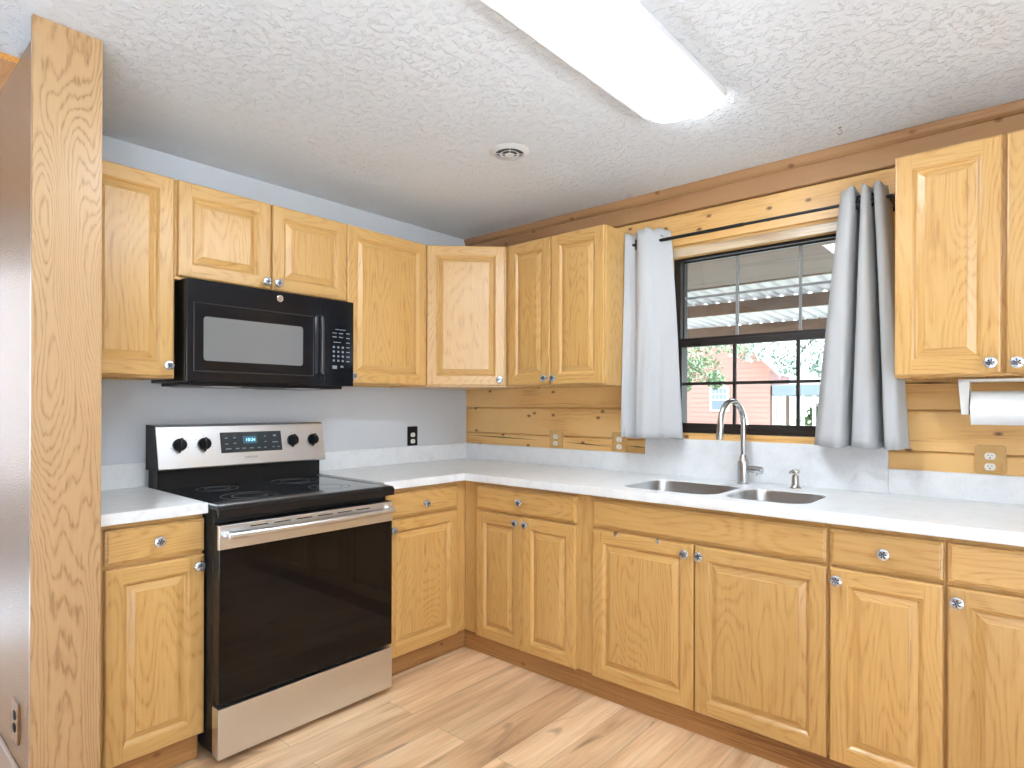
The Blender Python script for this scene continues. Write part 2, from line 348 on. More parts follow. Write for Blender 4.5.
def holed(name, mk, a0, a1, h0, h1, z0, z1, label):   # unseen wall with one wide opening, added to let light in
    w = MB()
    for p in ((a0, h0, 0, H), (h1, a1, 0, H), (h0, h1, 0, z0), (h0, h1, z1, H)):
        if p[3]-p[2] > .001: mk(w, *p)
    return struct(name, w, 'room_paint', label, 'wall')
struct('wall_front', MB().box(XH, XR, YB-.1, YB, 0, H), 'rear_wood', 'wooden wall behind the viewer', 'wall')
holed('wall_far_right', lambda w, a, b, c, d: w.box(XR, XR+.1, a, b, c, d), YB, .15, -5.4, -2.5, .95, 2.14, 'pale wall beyond the right edge with an opening added for light')
# log wall with the window opening
OX0, OX1, OZ0, OZ1 = 1.44, 2.352, 1.10, 2.057
lw = MB()
def log_board(x0, x1, z0, z1, mat):
    g = .004; r = .007; gp = .006 if z0 > 2.2 else .0019
    poly = [(.15, z0), (.03, z0), (.03, z0+gp), (r, z0+gp), (0, z0+g+gp), (0, z1-g-.003), (r, z1-.0006), (.03, z1-.0006), (.03, z1), (.15, z1)]
    lw.prism(poly, 'X', x0, x1, mat)
js = [0., .113, .275, .437, .599, .761, .923, 1.085, 1.247, 1.409, 1.571, 1.733, 1.895, 2.057, 2.219, H]
for z0, z1 in zip(js[:-1], js[1:]):
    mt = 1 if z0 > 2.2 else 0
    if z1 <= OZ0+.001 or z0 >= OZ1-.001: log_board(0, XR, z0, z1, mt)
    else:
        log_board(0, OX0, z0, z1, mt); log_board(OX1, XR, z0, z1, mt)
        if z0 < OZ0 < z1: log_board(OX0, OX1, z0, OZ0, mt)
# long drying cracks in the boards behind the counter
for x0, x1, z, dz in ((.01, .62, 1.068, -.012), (.80, 1.10, 1.052, -.01), (1.215, 1.33, 1.05, -.006), (2.41, 2.66, 1.355, -.004)):
    lw.prism([(x0, z), (x0+(x1-x0)*.5, z+dz*.5+.0035), (x1, z+dz), (x0+(x1-x0)*.5, z+dz*.5-.0025)], 'Y', -.0012, .004, 2)
struct('wall_right', lw, ['log_pine', 'log_pine_shaded', 'groove_dark'], 'knotty pine log wall with the window', 'wall')
ct = MB(); ct.prism([(0, H), (-.026, H), (-.026, H-.008), (-.018, H-.03), (-.008, H-.04), (0, H-.04)], 'X', 0, XR)
struct('trim_2', ct, 'log_pine_shaded', 'narrow pine trim along the ceiling', 'trim')
# toe-kick boards
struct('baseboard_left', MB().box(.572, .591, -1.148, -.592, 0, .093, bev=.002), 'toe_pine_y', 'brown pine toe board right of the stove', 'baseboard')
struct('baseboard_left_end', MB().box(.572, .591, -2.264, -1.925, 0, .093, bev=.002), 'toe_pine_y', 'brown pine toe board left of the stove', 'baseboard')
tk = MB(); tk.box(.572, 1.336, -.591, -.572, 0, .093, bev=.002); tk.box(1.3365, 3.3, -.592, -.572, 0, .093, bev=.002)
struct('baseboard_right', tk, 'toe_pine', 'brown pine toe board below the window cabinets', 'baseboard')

# ------------------------------------------------------------------ knobs, doors, drawers
def knob_mb():
    mb = MB()
    mb.lathe([(.009, 0), (.009, -.002), (.0055, -.004), (.005, -.013), (.008, -.017), (.0175, -.0195), (.0188, -.023), (.0172, -.0265), (.0125, -.0285), (0.0001, -.0288)], 'Y', n=20, mat=0)
    for i in range(6):
        a = PI/6+i*PI/3; c, s = math.cos(a), math.sin(a)
        p = lambda r, w, y: (r*c-w*s, y, r*s+w*c)
        mb.raw([p(.001, -.0012, -.0296), p(.001, .0012, -.0296), p(.0095, .0024, -.0292), p(.0122, 0, -.0286), p(.0095, -.0024, -.0292),
                p(.001, -.0012, -.027), p(.001, .0012, -.027), p(.0095, .0024, -.027), p(.0122, 0, -.026), p(.0095, -.0024, -.027)],
               [[0, 1, 2, 3, 4], [9, 8, 7, 6, 5], [0, 5, 6, 1], [1, 6, 7, 2], [2, 7, 8, 3], [3, 8, 9, 4], [4, 9, 5, 0]], 1)
    return mb
_k = knob_mb().build('knob', ['knob_glass', 'knob_star']); KNOB = _k.data; bpy.data.objects.remove(_k)
def knob(parent, x, y, z):
    o = bpy.data.objects.new('knob', KNOB); COL.objects.link(o); o.parent = parent; o.location = (x, y, z)
    o.rotation_euler = (0, random.uniform(0, 1), 0); o['label'] = 'round silvery crystal knob with a star centre'; return o
def door(parent, x0, x1, z0, z1, yf, kn=None, name='door', fr=.052):
    """raised-panel door; front face at local y=yf (towards -Y)"""
    th = .019; mb = MB()
    def ring(i, y): return [(x0+i, y, z0+i), (x1-i, y, z0+i), (x1-i, y, z1-i), (x0+i, y, z1-i)]
    prof = [(0, yf+th), (0, yf+.005), (.0025, yf+.0012), (.006, yf)]
    inner = [(fr-.001, yf), (fr, yf+.002), (fr+.004, yf+.004), (fr+.010, yf+.0115), (fr+.012, yf+.0125), (fr+.014, yf+.0125), (fr+.036, yf+.004), (fr+.037, yf+.0015)]
    def band(a, b):
        A, B = ring(*a), ring(*b)
        for k in range(4):
            j = (k+1) % 4
            mb.raw([A[k], A[j], B[j], B[k]], [[0, 1, 2, 3]], 1 if k in (0, 2) else 0)
    for a, b in zip(prof[:-1], prof[1:]): band(a, b)
    for a, b in zip(inner[:-1], inner[1:]): band(a, b)
    e = prof[-1][0]
    for xa, xb in ((x0+e, x0+fr-.001), (x1-fr+.001, x1-e)): mb.raw([(xa, yf, z0+e), (xb, yf, z0+e), (xb, yf, z1-e), (xa, yf, z1-e)], [[0, 1, 2, 3]], 0)
    for za, zb in ((z0+e, z0+fr-.001), (z1-fr+.001, z1-e)): mb.raw([(x0+fr-.001, yf, za), (x1-fr+.001, yf, za), (x1-fr+.001, yf, zb), (x0+fr-.001, yf, zb)], [[0, 1, 2, 3]], 1)
    mb.raw(ring(inner[-1][0], inner[-1][1]), [[0, 1, 2, 3]], 0); mb.raw(ring(*prof[0]), [[3, 2, 1, 0]], 0)
    me = mb.build(name, ['oak_upright', 'oak_cross'], parent)
    if kn: knob(me, kn[0], yf, kn[1])
    return me
def slab(parent, name, x0, x1, z0, z1, yf, kn=None):
    """drawer front with an eased, stepped edge"""
    mb = MB()
    def ring(i, y): return [(x0+i, y, z0+i), (x1-i, y, z0+i), (x1-i, y, z1-i), (x0+i, y, z1-i)]
    pr = [(0, yf+.019), (0, yf+.007), (.002, yf+.0045), (.007, yf+.0035), (.0085, yf+.0008), (.011, yf)]
    for a, b in zip(pr[:-1], pr[1:]):
        A, B = ring(*a), ring(*b)
        for k in range(4): j = (k+1) % 4; mb.raw([A[k], A[j], B[j], B[k]], [[0, 1, 2, 3]], 0)
    mb.raw(ring(*pr[-1]), [[0, 1, 2, 3]]); mb.raw(ring(*pr[0]), [[3, 2, 1, 0]])
    o = mb.build(name, ['oak_cross'], parent)
    if kn: knob(o, kn[0], yf, kn[1])
    return o
def frame_mb(w, z0, z1, yf, stiles, rails):
    """face frame: uprights (x0,x1) and cross pieces (z0,z1) 19 mm thick, front at yf"""
    mb = MB()
    for a, b in stiles: mb.box(a, b, yf, yf+.019, z0, z1, 0, .001)
    for a, b in rails:
        xs = sorted(stiles); mb.box(xs[0][1], xs[-1][0], yf+.0004, yf+.019, a, b, 1)
    return mb
DF = .6146; FF = DF-.0195          # base door front, face frame front (distance from wall)
ZDT, ZDB, ZOT, ZOB = .8566, .7407, .7282, .091
def base_cabinet(name, label, loc, rz, w, stiles, shelf=True):
    r = thing(name, label, 'cabinet', loc, rz, 'oak base cabinets')
    c = MB(); yb = -FF+.019
    c.box(0, .018, yb, -.003, .093, .8745); c.box(w-.018, w, yb, -.003, .093, .8745); c.box(.018, w-.018, -.012, -.003, .093, .8745)
    c.box(.018, w-.018, yb, -.012, .093, .111)
    if shelf: c.box(.018, w-.018, yb, -.012, .845, .862)
    c.build('carcass', 'oak_upright', r)
    frame_mb(w, .093, .8745, -FF, stiles, [(.093, .12), (.715, .755), (.845, .8745)]).build('face_frame', ['oak_upright', 'oak_cross'], r)
    return r
# left of the stove (left wall: local X runs towards the corner, front faces +X world)
LR = PI/2
r = base_cabinet('base_cabinet', 'narrow oak base cabinet between the oak end panel and the stove', (0, -2.263, 0), LR, .351, [(0, .06), (.335, .351)])
slab(r, 'drawer', .045, .3532-.002, ZDB, ZDT, -DF, (.198, .80)); door(r, .045, .3512, ZOB, ZOT, -DF, (.326, .693))
# right of the stove
r = base_cabinet('base_cabinet', 'oak base cabinet with drawer and one door between stove and corner', (0, -1.146, 0), LR, .551, [(0, .05), (.465, .551)], False)
slab(r, 'drawer', .034, .482, ZDB, ZDT, -DF, (.259, .788)); door(r, .034, .482, ZOB, ZOT, -DF, (.060, .686))
# window run: corner two-door unit
r = base_cabinet('base_cabinet', 'oak base cabinet with one drawer over two doors beside the corner', (.5957, 0, 0), 0, .7393, [(0, .115), (.70, .7393)])
slab(r, 'drawer', .6952-.5957, 1.3091-.5957, ZDB, ZDT, -DF, (.993-.5957, .799))
door(r, .6952-.5957, .9985-.5957, ZOB, ZOT, -DF, (.968-.5957, .698)); door(r, 1.0015-.5957, 1.3091-.5957, ZOB, ZOT, -DF, (1.018-.5957+.012, .698))
# sink base
x0 = 1.336
r = base_cabinet('base_cabinet', 'wide oak sink base cabinet with two doors below the sink', (x0, 0, 0), 0, .9945, [(0, .075), (.515, .545), (.975, .9945)], False)
slab(r, 'false_front', 1.3976-x0, 2.3253-x0, ZDB, ZDT, -DF)
door(r, 1.3976-x0, 1.8587-x0, ZOB, ZOT, -DF, (1.831-x0, .691)); door(r, 1.8644-x0, 2.3253-x0, ZOB, ZOT, -DF, (1.889-x0, .692))
x0 = 2.3312
r = base_cabinet('base_cabinet', 'narrow oak base cabinet with knobbed drawer right of the sink base', (x0, 0, 0), 0, .319, [(0, .02), (.30, .319)])
slab(r, 'drawer', .0047, .3131, ZDB, ZDT, -DF, (2.492-x0, .799)); door(r, .0047, .3131, ZOB, ZOT, -DF, (2.359-x0, .692))
x0 = 2.6507
r = base_cabinet('base_cabinet', 'oak base cabinet at the far right, cut by the edge of the photo', (x0, 0, 0), 0, .649, [(0, .02), (.62, .649)])
slab(r, 'drawer', .0039, .34, ZDB, ZDT, -DF); door(r, .0039, .34, ZOB, ZOT, -DF, (2.679-x0, .688))
slab(r, 'drawer', .345, .64, ZDB, ZDT, -DF); door(r, .345, .64, ZOB, ZOT, -DF)

# small metal clips over the left sink door
for i, x in enumerate((1.516, 1.709)):
    t = MB(); t.box(x-.008, x+.008, -DF-.0022, -DF-.0002, .712, .7305, bev=.0006); t.box(x-.008, x+.008, -DF-.0022, -.600, .7287, .7305); t.box(x-.004, x+.004, -DF-.005, -DF-.002, .712, .716, bev=.0006)
    tag(t.build('door_clip', 'chrome', loc=(x, -DF, .7285)), ['small metal clip over the left sink door, nearer the corner', 'small metal clip over the left sink door, nearer the middle knobs'][i], 'clip', 'clips over the sink door')

# ------------------------------------------------------------------ upper cabinets
DU = .3238; FU = DU-.0195; ZUB, ZUT = 1.371, 2.140
def upper(label, loc, rz, w, stiles, z0=None, z1=ZUT+.002, rails=None):
    z0 = ZUB-.008 if z0 is None else z0
    r = thing('wall_cabinet', label, 'cabinet', (loc[0], loc[1], z0), rz, 'oak wall cabinets'); h = z1-z0
    c = MB(); yb = -FU+.019
    c.box(0, .016, yb, -.003, 0, h); c.box(w-.016, w, yb, -.003, 0, h); c.box(.016, w-.016, -.012, -.003, 0, h)
    c.box(.016, w-.016, yb, -.012, .012, .028); c.box(.016, w-.016, yb, -.012, h-.016, h); c.box(.016, w-.016, yb, -.012, h*.5-.008, h*.5+.008)
    c.build('carcass', 'oak_upright', r)
    frame_mb(w, 0, h, -FU, stiles, [(0, .04), (h-.045, h)]).build('face_frame', ['oak_upright', 'oak_cross'], r)
    return r, z0
y0 = -2.263
r, zb = upper('oak wall cabinet left of the microwave, beside the oak end panel', (0, y0), LR, .359, [(0, .04), (.335, .359)])
door(r, .03, -1.9114-y0, ZUB-zb, ZUT-zb, -DU, (-1.935-y0, 1.412-zb))
y0 = -1.9036
r, zb = upper('short oak wall cabinet with two doors above the microwave', (0, y0), LR, .772, [(0, .03), (.37, .41), (.742, .772)], z0=1.753)
door(r, -1.8963-y0, -1.5205-y0, 1.765-zb, ZUT-zb, -DU, (-1.545-y0, 1.795-zb)); door(r, -1.5097-y0, -1.1326-y0, 1.765-zb, ZUT-zb, -DU, (-1.493-y0, 1.795-zb))
y0 = -1.1314
r, zb = upper('oak wall cabinet between the microwave and the corner cabinet', (0, y0), LR, .5134, [(0, .03), (.465, .5134)])
door(r, .002, -.627-y0, ZUB-zb, ZUT-zb, -DU, (-1.106-y0, 1.404-zb))
# corner cabinet (five-sided body, diagonal door)
r = thing('corner_wall_cabinet', 'diagonal oak corner wall cabinet with a single door', 'cabinet', (0, 0, ZUB-.008), 0, 'oak wall cabinets'); h = ZUT+.002-ZUB+.008
a = .6172; f = FU
pent = [(.003, -.003), (.003, -a), (f, -a), (a, -f), (a, -.003)]
MB().prism(pent, 'Z', 0, h-.0005).build('carcass', 'oak_upright', r)
q = thing('x', 'x', 'x'); bpy.data.objects.remove(q)
cx = (f+a)/2; Mdiag = Matrix.Translation((cx, -cx, 0)) @ Matrix.Rotation(PI/4, 4, 'Z')
hw = (a-f)/math.sqrt(2)
dg = door(r, -hw+.006, hw-.006, .008, .008+ZUT-ZUB, -.0205, (hw-.036, .040)); dg.matrix_local = Mdiag
x0 = .6176
r, zb = upper('oak wall cabinet with two doors between the corner and the window', (x0, 0), 0, .6525, [(0, .05), (.30, .355), (.63, .6525)])
door(r, .650-x0, .940-x0, ZUB-zb, ZUT-zb, -DU, (.915-x0, 1.405-zb)); door(r, .946-x0, 1.266-x0, ZUB-zb, ZUT-zb, -DU, (.972-x0, 1.403-zb))
x0 = 2.4703
r, zb = upper('oak wall cabinet with two doors right of the window', (x0, 0), 0, .612, [(0, .02), (.285, .325), (.59, .612)])
door(r, .002, 2.7662-x0, ZUB-zb, ZUT-zb, -DU, (2.752-x0-.012, 1.405-zb)); door(r, 2.7785-x0, .61, ZUB-zb, ZUT-zb, -DU, (2.806-x0, 1.403-zb))

# ------------------------------------------------------------------ countertops
def rr(x0, x1, y0, y1, r, n=7):
    pts = []
    for cx_, cy_, a0 in ((x1-r, y1-r, 0), (x0+r, y1-r, 90), (x0+r, y0+r, 180), (x1-r, y0+r, 270)):
        for i in range(n): a_ = math.radians(a0+90*i/(n-1)); pts.append((cx_+r*math.cos(a_), cy_+r*math.sin(a_)))
    return pts
def fill_slab(loops, z0, z1, bev=.003):
    cu = bpy.data.curves.new('c', 'CURVE'); cu.dimensions = '2D'; cu.fill_mode = 'BOTH'; cu.extrude = (z1-z0)/2-bev; cu.bevel_depth = bev; cu.bevel_resolution = 2; cu.offset = -bev
    for lp in loops:
        s = cu.splines.new('POLY'); s.points.add(len(lp)-1); s.use_cyclic_u = True
        for p, (u, v) in zip(s.points, lp): p.co = (u, v, 0, 1)
    ob = bpy.data.objects.new('c', cu); COL.objects.link(ob); dg_ = bpy.context.evaluated_depsgraph_get()
    me = bpy.data.meshes.new_from_object(ob.evaluated_get(dg_))
    mb = MB().raw([(v.co.x, v.co.y, v.co.z+(z0+z1)/2) for v in me.vertices], [list(p.vertices) for p in me.polygons])
    bpy.data.objects.remove(ob); bpy.data.curves.remove(cu); bpy.data.meshes.remove(me); return mb
ZC0, ZC1, DC = .8765, .9145, .6397
BOWLS = [(1.480, 1.900, -.545, -.175), (1.930, 2.240, -.545, -.195)]
r = thing('countertop', 'long white quartz countertop around the corner, under the window', 'countertop', (.3, -.3, ZC0))
W_(fill_slab([[(.002, -1.1475), (DC, -1.1475), (DC, -DC), (3.3, -DC), (3.3, -.002), (.002, -.002)]] + [rr(*b, .085) for b in BOWLS], ZC0, ZC1), r).build('slab', 'white_quartz', r)
W_(MB().box(.001, .02, -1.1475, -.0201, ZC1, 1.0149, bev=.002), r).build('backsplash', 'white_quartz', r)
bs = MB(); bs.box(.001, 1.326, -.02, -.001, ZC1, 1.0149, bev=.002); bs.box(2.404, 3.3, -.02, -.001, ZC1, 1.0149, bev=.002); bs.box(1.3262, 2.4038, -.02, -.001, ZC1, 1.099, bev=.002)
W_(bs, r).build('backsplash', 'white_quartz', r)
r = thing('countertop', 'short white quartz countertop left of the stove', 'countertop', (.3, -2.1, ZC0))
W_(fill_slab([[(.002, -2.263), (DC, -2.263), (DC, -1.911), (.002, -1.911)]], ZC0, ZC1), r).build('slab', 'white_quartz', r)
W_(MB().box(.001, .02, -2.263, -1.911, ZC1, 1.0149, bev=.002), r).build('backsplash', 'white_quartz', r)

# ------------------------------------------------------------------ sink, faucet, dispenser
r = thing('sink', 'stainless double-bowl sink set under the white countertop', 'sink', (1.87, -.355, .70))
for b in BOWLS:
    mb = MB(); loops = []
    e = .004
    for ins, z, rad in ((.0008, ZC1-.007, .0845), (.003, ZC1-.006, .083), (.004, ZC1-.012, .083), (.008, .74, .07), (.018, .715, .06), (.04, .704, .05), (.12, .700, .02)):
        loops.append([(x, y, z) for x, y in rr(b[0]+ins, b[1]-ins, b[2]+ins, b[3]-ins, rad)])
    n = len(loops[0]); vs_ = [p for l in loops for p in l]
    fs_ = [[i*n+k, i*n+(k+1) % n, (i+1)*n+(k+1) % n, (i+1)*n+k] for i in range(len(loops)-1) for k in range(n)] + [[(len(loops)-1)*n+k for k in range(n)]]
    mb.raw(vs_, fs_, 0, True)
    bo = W_(mb, r).build('bowl', 'sink_steel', r)
    d = MB().lathe([(.001, .7005), (.03, .7005), (.042, .7035), (.044, .7005), (.044, .68), (.001, .68)], 'Z', ((b[0]+b[1])/2, -.33, 0)); W_(d, r).build('drain', 'chrome', r)
r = thing('faucet', 'brushed steel gooseneck faucet standing behind the sink', 'faucet', (1.860, -.1, ZC1))
mb = MB().lathe([(.027, 0), (.027, .004), (.0245, .006), (.0245, .095), (.022, .104), (.0145, .125), (.0125, .13)], 'Z', n=28); mb.build('base', 'steel_z', r)
pts = [(0, 0, .125), (0, 0, .20), (0, 0, .272)]
dx, dy = -.028, -.19; R = math.hypot(dx, dy)/2
for i in range(1, 15):
    a = PI*i/15; t = (1-math.cos(a))/2
    pts.append((dx*t, dy*t, .272+R*1.0*math.sin(a)))
pts += [(dx, dy, .275)]
MB().tube(pts, .0125, 16).build('spout', 'steel_z', r)
hd = MB().tube([(dx, dy, .277), (dx, dy, .265), (dx-.001, dy-.004, .215), (dx-.001, dy-.0045, .203)], [.0125, .0138, .0155, .0145], 16); hd.build('spray_head', 'steel_z', r)
hn = MB().tube([(.022, 0, .068), (.04, -.001, .068), (.041, -.001, .068), (.082, -.004, .066), (.086, -.004, .066)], [.014, .014, .0165, .0165, .013], 18)
hn.tube([(.062, -.003, .056), (.060, -.006, .040)], [.004, .0035], 8); hn.build('handle', 'steel_z', r)
r = thing('soap_dispenser', 'small nickel soap dispenser right of the faucet', 'soap dispenser', (2.078, -.095, ZC1))
MB().lathe([(.023, 0), (.023, .003), (.018, .007), (.0155, .016), (.0135, .05), (.0125, .052), (.0125, .056)], 'Z').build('base', 'nickel', r)
pm = MB().lathe([(.006, .055), (.006, .062), (.0155, .064), (.0165, .073), (.014, .079), (.001, .081)], 'Z'); pm.tube([(0, 0, .071), (-.01, -.03, .0715), (-.012, -.038, .066)], [.0055, .005, .0045], 10); pm.build('pump_head', 'nickel', r)

# ------------------------------------------------------------------ stove (local frame: X right along width, front -Y; placed on left wall)
SW = .755
r = thing('stove', 'stainless electric range with black glass cooktop and oven door', 'stove', (0, -1.9095, 0), LR)
b = MB(); b.box(.004, SW-.004, -.664, -.03, .03, .895, bev=.003)
for x in (.05, SW-.05):
    for y in (-.62, -.08): b.lathe([(.018, 0), (.018, .01), (.012, .012), (.012, .032)], 'Z', (x, y, 0), 12)
b.build('body', 'black_side', r)
c = MB(); c.prism([(-.064, .893), (-.700, .893), (-.712, .866), (-.722, .868), (-.724, .895), (-.712, .9055), (-.064, .9055)], 'X', .001, SW-.001)
ck = c.build('cooktop', 'black_satin', r)
MB().box(.014, SW-.014, -.70, -.075, .905, .9068, bev=.0006).build('cooktop_glass', 'cooktop_glass', ck)
for x, y, rad in ((.20, -.53, .105), (.555, -.53, .088), (.20, -.24, .082), (.555, -.24, .105)):
    m_ = MB()
    for q_ in (rad, rad*.62): m_.lathe([(q_, .9068), (q_, .90715), (q_-.0025, .90715), (q_-.0025, .9068)], 'Z', (x, y, 0), 48, ring=True)
    m_.build('burner_ring', 'ring_grey', ck)
for x in (.001, SW-.012): MB().box(x, x+.011, -.69, -.08, .9065, .9085, bev=.0005).build('cooktop_edge', 'steel', ck)
# oven door
YD = -.7143
od = MB().box(.006, SW-.006, YD+.001, -.664, .213, .842, bev=.003).build('oven_door', 'black_satin', r)
MB().box(.003, SW-.003, YD-.001, YD+.012, .7546, .8394, bev=.002).build('door_panel', 'steel', od)
MB().box(.006, SW-.006, YD-.0005, YD+.006, .2165, .7542, bev=.0015).build('door_glass', 'oven_glass', od)
sl = MB()
for i in range(6):
    x = .115+i*.09; sl.box(x, x+.066, YD-.0014, YD+.002, .8225, .8265)
sl.build('vent_slots', 'slot_dark', od)
hnd = MB(); P_ = []
for i in range(15):
    t = i/14; P_.append((.03+t*(SW-.05), YD-.028-.020*math.sin(PI*t), .806+.0*t))
hnd.tube(P_, .0125, 14)
for i in (0, 14): hnd.tube([(P_[i][0], YD, .806), (P_[i][0]+(.004 if i == 0 else -.004), YD-.03, .806)], .0125, 12)
hnd.build('handle', 'steel', od)
MB().box(.003, SW-.003, YD-.0005, -.664, .024, .2001, bev=.003).build('storage_drawer', 'steel', r)
# backguard
bgm = MB(); bgm.prism([(-.012, .90), (-.112, .90), (-.112, .987), (-.012, .987)], 'X', .012, SW+.004); bgd = bgm.build('backguard', 'black_satin', r)
SH = [(-.012, .987), (-.139, .987), (-.145, .992), (-.145, .995), (-.109, 1.166), (-.101, 1.174), (-.012, 1.174)]
cp_ = MB(); cp_.prism(SH, 'X', .006, SW+.018); cpo = cp_.build('control_panel', 'steel', bgd)
ec = MB(); ec.prism([(-.013, .986), (-.1395, .986), (-.104, 1.1725), (-.013, 1.1745)], 'X', .001, .0059); ec.build('end_cap', 'black_side', bgd)
# sloped-face frame: u across, v up the face, n out
f0, f1 = Vector((0, -.145, .995)), Vector((0, -.109, 1.166)); vv = (f1-f0).normalized(); nn = Vector((0, -vv.z, vv.y)); FLEN = (f1-f0).length
def face_m(u, v): # maps X->u Y->v Z->out
    o_ = f0+vv*v*FLEN+Vector((u, 0, 0)); m4 = Matrix((Vector((1, 0, 0)), vv, nn)).transposed().to_4x4(); m4.translation = o_; return m4
KN = MB().lathe([(.0275, 0), (.0275, .006), (.0255, .018), (.023, .021), (.0001, .0215)], 'Z', n=28); KN.box(-.0045, .0045, -.026, .0265, .018, .029, bev=.0015); KN.box(-.0035, .0035, -.034, -.018, .0, .012, bev=.001)
ko = None
for u in (.092, .192, .604, .712):
    if ko is None: ko = KN.build('control_knob', 'black_gloss', bgd); o = ko
    else: o = ko.copy(); COL.objects.link(o); o.parent = bgd
    o.matrix_local = face_m(u, .555) @ Matrix.Rotation(random.uniform(-.12, .02), 4, 'Z')
dp = MB().box(.262, .548, .30*FLEN, .83*FLEN, 0, .0018, bev=.0006, mtx=face_m(0, 0)); dpo = dp.build('display', 'display_panel', bgd)
MB().box(-.032, .032, -.017, .017, .0018, .0023, mtx=face_m(.395, .62)).build('display_window', 'display_blue', dpo)
text_mb('10:24', .021, face_m(.397, .615) @ Matrix.Translation((0, 0, .0026)), .0003).build('clock_digits', 'display_digit', dpo)
for (u, v, w_) in [(.288, .68, .014), (.325, .68, .013), (.288, .53, .014), (.325, .54, .013), (.295, .40, .024), (.335, .40, .016), (.365, .40, .016), (.40, .40, .02), (.435, .40, .014), (.465, .40, .012), (.468, .70, .008), (.468, .55, .008), (.515, .70, .016), (.515, .72, .012), (.505, .40, .01), (.53, .40, .01), (.515, .53, .028)]:
    MB().box(u-w_/2, u+w_/2, -.002, .002, .0018, .0023, mtx=face_m(0, v)).build('button_mark', 'mark_white', dpo)
text_mb('SAMSUNG', .013, face_m(.395, .165) @ Matrix.Translation((0, 0, .0004)), .0003).build('logo', 'mark_grey', bgd)
for u in (.092, .192, .604, .712):
    for a in (35, 90, 145, 200, -20): MB().box(u+.036*math.cos(math.radians(a))-.002, u+.036*math.cos(math.radians(a))+.002, .036*math.sin(math.radians(a))-.0015, .036*math.sin(math.radians(a))+.0015, -.0002, .0004, mtx=face_m(0, .555)).build('dial_mark', 'mark_grey', bgd)

# ------------------------------------------------------------------ over-the-range microwave
y0 = -1.8865; DM = .378
r = thing('microwave', 'black over-the-range microwave hung under the short wall cabinet', 'microwave', (0, y0, 1.347), LR)
mw, mh = .755, .405
MB().box(0, mw, -DM+.022, -.003, .004, mh, bev=.002).build('body', 'black_satin', r)
dr = MB(); dr.box(0, .5935, -DM+.001, -DM+.0215, .003, mh, bev=.003); dro = dr.build('door', 'black_gloss', r)
fr_ = MB()   # raised border around the window
wx0, wx1, wz0, wz1 = .064, .490, .088, .262
for bx in ((.026, .545, .044, .048), (.026, .545, .312, .316), (.026, .030, .048, .312), (.541, .545, .048, .312)): fr_.box(bx[0], bx[1], -DM-.001, -DM+.003, bx[2], bx[3], bev=.0008)
fr_.build('door_border', 'black_edge', dro)
wn = MB().prism(rr(wx0, wx1, wz0, wz1, .012, 5), 'Y', -DM-.0004, -DM+.004); wn.build('window', 'micro_window', dro)
hb = MB(); hb.tube([(.573, -DM+.004, .052), (.573, -DM-.022, .06), (.573, -DM-.024, .10), (.573, -DM-.024, .28), (.573, -DM-.022, .31), (.573, -DM+.004, .318)], .0095, 12)
hb.box(.551, .5665, -DM-.0012, -DM+.002, .055, .318, bev=.0006); hb.build('handle', 'black_edge', dro)
bd = MB().lathe([(.0145, -DM-.0005), (.0145, -DM-.0022), (.0125, -DM-.0026), (.0118, -DM-.002), (.0001, -DM-.002)], 'Y', (.381, 0, .374), 24)
bo = bd.build('badge', 'chrome', dro)
Mf = lambda x, z: Matrix(((1, 0, 0, x), (0, 0, -1, -DM-.0021), (0, 1, 0, z), (0, 0, 0, 1)))
text_mb('ge', .018, Mf(.381, .376), .0004).build('badge_monogram', 'mark_grey', bo)
cpm = MB().box(.5945, mw, -DM, -DM+.0215, .003, mh, bev=.003).build('control_panel', 'black_gloss', r)
kp = MB()
for i in range(3):
    for j in range(4): kp.box(.642+i*.024, .652+i*.024, -DM-.0008, -DM+.002, .117+j*.021, .126+j*.021)
for j in range(7): kp.box(.714, .732, -DM-.0008, -DM+.002, .118+j*.022, .122+j*.022)
for j in range(2):
    for i in range(2): kp.box(.640+i*.034, .662+i*.034, -DM-.0008, -DM+.002, .230+j*.018, .234+j*.018)
kp.box(.655, .71, -DM-.0008, -DM+.002, .266, .269); kp.box(.645, .685, -DM-.0008, -DM+.002, .206, .209); kp.box(.64, .664, -DM-.0008, -DM+.002, .083, .098); kp.box(.684, .698, -DM-.0008, -DM+.002, .09, .099)
kp.build('keypad', 'mark_white', cpm)
un = MB(); un.box(.03, mw-.03, -DM+.05, -.03, -.010, .004, bev=.003); uno = un.build('underside', 'black_side', r)
for x in (.13, .50): MB().box(x, x+.12, -.31, -.20, -.012, -.006, bev=.002).build('lamp_lens', 'vent_white', uno)
for x in (.05, .42):
    gr = MB().box(x+.005, x+.255, -.165, -.045, -.0115, -.008)
    for k in range(8): gr.box(x+.01, x+.25, -.16+k*.014, -.152+k*.014, -.0135, -.008)
    gr.build('grease_filter', 'mark_grey', uno)

